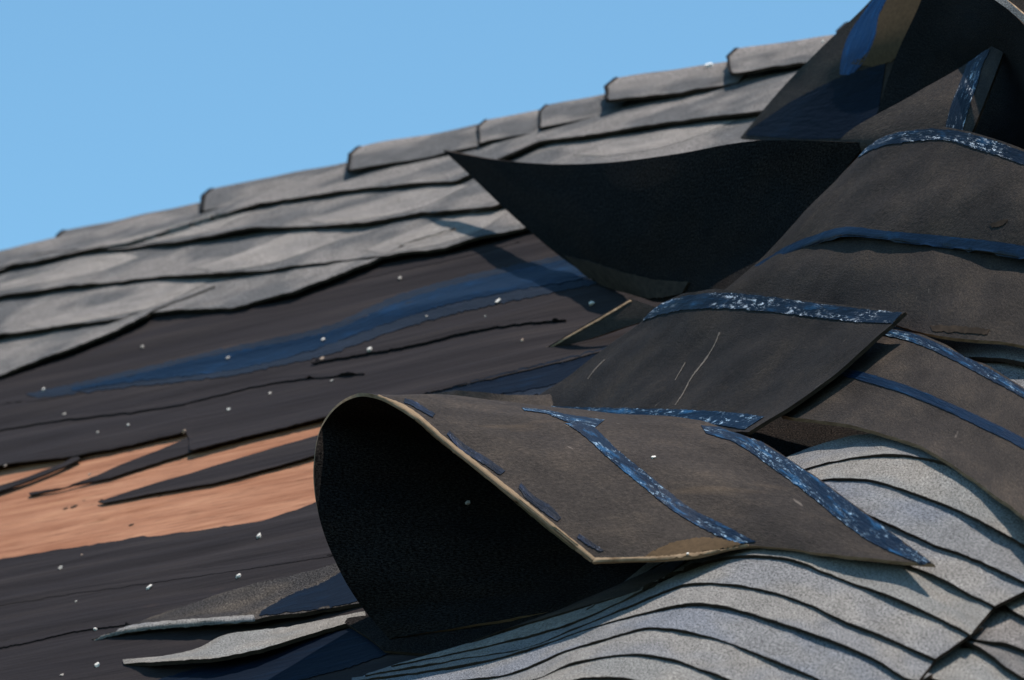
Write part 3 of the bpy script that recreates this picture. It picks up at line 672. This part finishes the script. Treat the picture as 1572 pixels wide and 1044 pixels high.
# --- torn remnants, lower left
r1, rb1 = flap('torn_shingle_remnant', 'worn speckled shingle remnant with a raised pale edge, the upper of two lower left slivers', 'shingle piece', [
    [(240, 944, .012), (300, 925, .012), (360, 904, .012), (460, 880, .012), (570, 850, .012)],
    [(200, 960, .016), (290, 944, .018), (370, 930, .018), (460, 912, .016), (570, 880, .014)],
    [(140, 982, .014), (185, 968, .022), (290, 956, .028), (390, 950, .028), (560, 925, .018)]], 80, 20, ('granules_worn', 'asphalt_underside', 'asphalt_edge'), .006, group=GRP, ragged=.004, sides='tb', seed=230)
strip_on('sealant_and_shadow_strip', rb1, [(402, 938), (450, 912), (500, 893), (556, 856)], [(398, 946), (450, 940), (505, 934), (565, 920)], 'dark_navy', r1, 40, 6, .001, 2, 232)  # blue cast shadow painted across the remnant
strip_on('pale_edge', rb1, [(142, 976), (175, 966), (230, 957), (290, 952), (390, 945)], [(146, 984), (185, 973), (240, 966), (300, 961), (392, 953)], 'granules_light', r1, 60, 4, .0015, 1.4, 231, th=.002)
flap('torn_shingle_remnant', 'pale grey granular shingle sliver tapering left, the lower of two lower left slivers', 'shingle piece', [
    [(188, 1012, .014), (240, 1008, .018), (300, 996, .022), (352, 973, .022), (440, 962, .020), (560, 938, .016)],
    [(190, 1019, .014), (250, 1015, .026), (330, 1010, .030), (400, 996, .028), (470, 975, .022), (562, 948, .016)]], 80, 12, ('granules_warm', 'asphalt_underside', 'asphalt_edge'), .006, group=GRP, ragged=.003, sides='tb', seed=240)

# ------------------------------------------------------------------ chips
allbv = list(BV.values())
chips = [
 (67, 600, 9, 'w', 'pale chip on the dark felt, by the left end of the navy streak'),
 (99, 636, 7, 'g', 'dim chip on the felt, second above the left end of the bare wood'),
 (219, 533, 7, 'g', 'faint chip on the felt, just below the lowest shingle course on the left'),
 (350, 550, 8, 'g', 'chip lying on the navy streak, the left one of two there'),
 (197, 653, 7, 'w', 'small bright chip above the upper wood sliver, right one of a close pair'),
 (150, 664, 7, 'g', 'dull chip above the upper wood sliver, left one of a close pair'),
 (351, 629, 8, 'w', 'lone chip on the felt midway between wood sliver tip and curl'),
 (497, 522, 10, 'w', 'upright bright chip at the lower border of the navy streak'),
 (495, 551, 9, 't', 'pinkish chip just under the upright chip at the navy streak'),
 (568, 538, 10, 'w', 'bright flat chip on felt, right of the two stacked chips'),
 (615, 428, 8, 'g', 'faint upright chip between the shingle edge and the navy streak'),
 (765, 463, 10, 'w', 'chip on the right part of the navy streak, at its lower edge'),
 (910, 467, 12, 'w', 'bright chip with shadow near the tan rimmed shingle corner'),
 (802, 523, 8, 't', 'small pinkish chip left of the tan rimmed shingle corner'),
 (718, 773, 9, 'g', 'grey chip stuck inside the black hollow of the big curl'),
 (1004, 703, 9, 'w', 'white chip on the back of the curl, right of its diagonal blue stripe'),
 (1089, 97, 17, 'b', 'large white chip perched on the ridge against the sky'),
 (93, 873, 9, 'g', 'chip on felt just under the left part of the bare wood'),
 (230, 903, 14, 'w', 'largest white chip on the felt below the bare wood'),
 (367, 885, 12, 'w', 'white chip with black shadow, left of the speckled remnant'),
 (398, 824, 11, 'w', 'pale chip just below the right part of the bare wood'),
 (148, 965, 10, 'w', 'white chip touching the left tip of the raised pale edge'),
 (150, 1022, 9, 'w', 'white chip left of the lowest pale shingle sliver'),
 (283, 662, 9, 't', 'reddish chip at the tip of the upper wood sliver'),
 (117, 924, 6, 'g', 'tiny grey chip left of and below the largest white chip'),
 (415, 604, 6, 'g', 'faint chip left of the top of the big curl'),
 (510, 585, 6, 'g', 'faint grey chip just above the top of the big curl'),
 (138, 729, 7, 't', 'pinkish chip on the felt tongue between the wood slivers'),
 (8, 716, 6, 'g', 'grey chip at the far left, just above the wood'),
 (1056, 851, 5, 'w', 'tiny white chip on the lower rim of the curl'),
 (126, 853, 5, 't', 'tiny tan chip at the lower edge of the bare wood'),
 (95, 1037, 6, 'g', 'dim chip at the bottom edge, furthest to the lower left'),
 (655, 486, 5, 'g', 'faint speck on the navy streak below the shingle edge'),
 (1264, 63, 7, 'w', 'small white chip on the ridge beside the tall torn sheet'),
 (745, 486, 5, 'g', 'tiny grey speck under the right part of the navy streak')]
for k, (x, y, s_, c, lab) in enumerate(chips):
    h = cast(allbv, x, y + (s_*.3 if y < 120 else 0), 0)
    if h is None: h = (P(x, y, .03), N)
    p, nn = h
    s_ *= .68; bm = bmesh.new(); bmesh.ops.create_icosphere(bm, subdivisions=1, radius=1)
    rs = random.Random(k*13+5); a = rs.uniform(0, 6.28); sx, sy, sz = s_*.00052*rs.uniform(.9, 1.25), s_*.0005*rs.uniform(.8, 1.4), s_*.0005*rs.uniform(.45, .8)
    tdir = (D*math.cos(a)+S*math.sin(a)); tdir = (tdir-nn*tdir.dot(nn)).normalized(); bd = nn.cross(tdir)
    for v in bm.verts:
        co = v.co.copy(); q = 1+.9*nz(co.x*1.3+k*3, co.y*1.3, co.z*1.3)
        for ax in range(3): co[ax] = max(-.72, min(.72, co[ax]*q))
        v.co = tdir*co.x*sx*1.35+bd*co.y*sy*1.35+nn*(co.z*sz*1.35+sz*.8)
    me = bpy.data.meshes.new('debris_chip'); bm.to_mesh(me); bm.free()
    me.materials.append(MATS[{'b': 'bright_chip', 'w': 'white_chip', 'g': 'pale_chip', 't': 'tan_chip'}[c]])
    o = bpy.data.objects.new('debris_chip', me); COL.objects.link(o); o.location = p
    tag(o, lab, 'debris chip', 'chips of debris scattered on the roof')
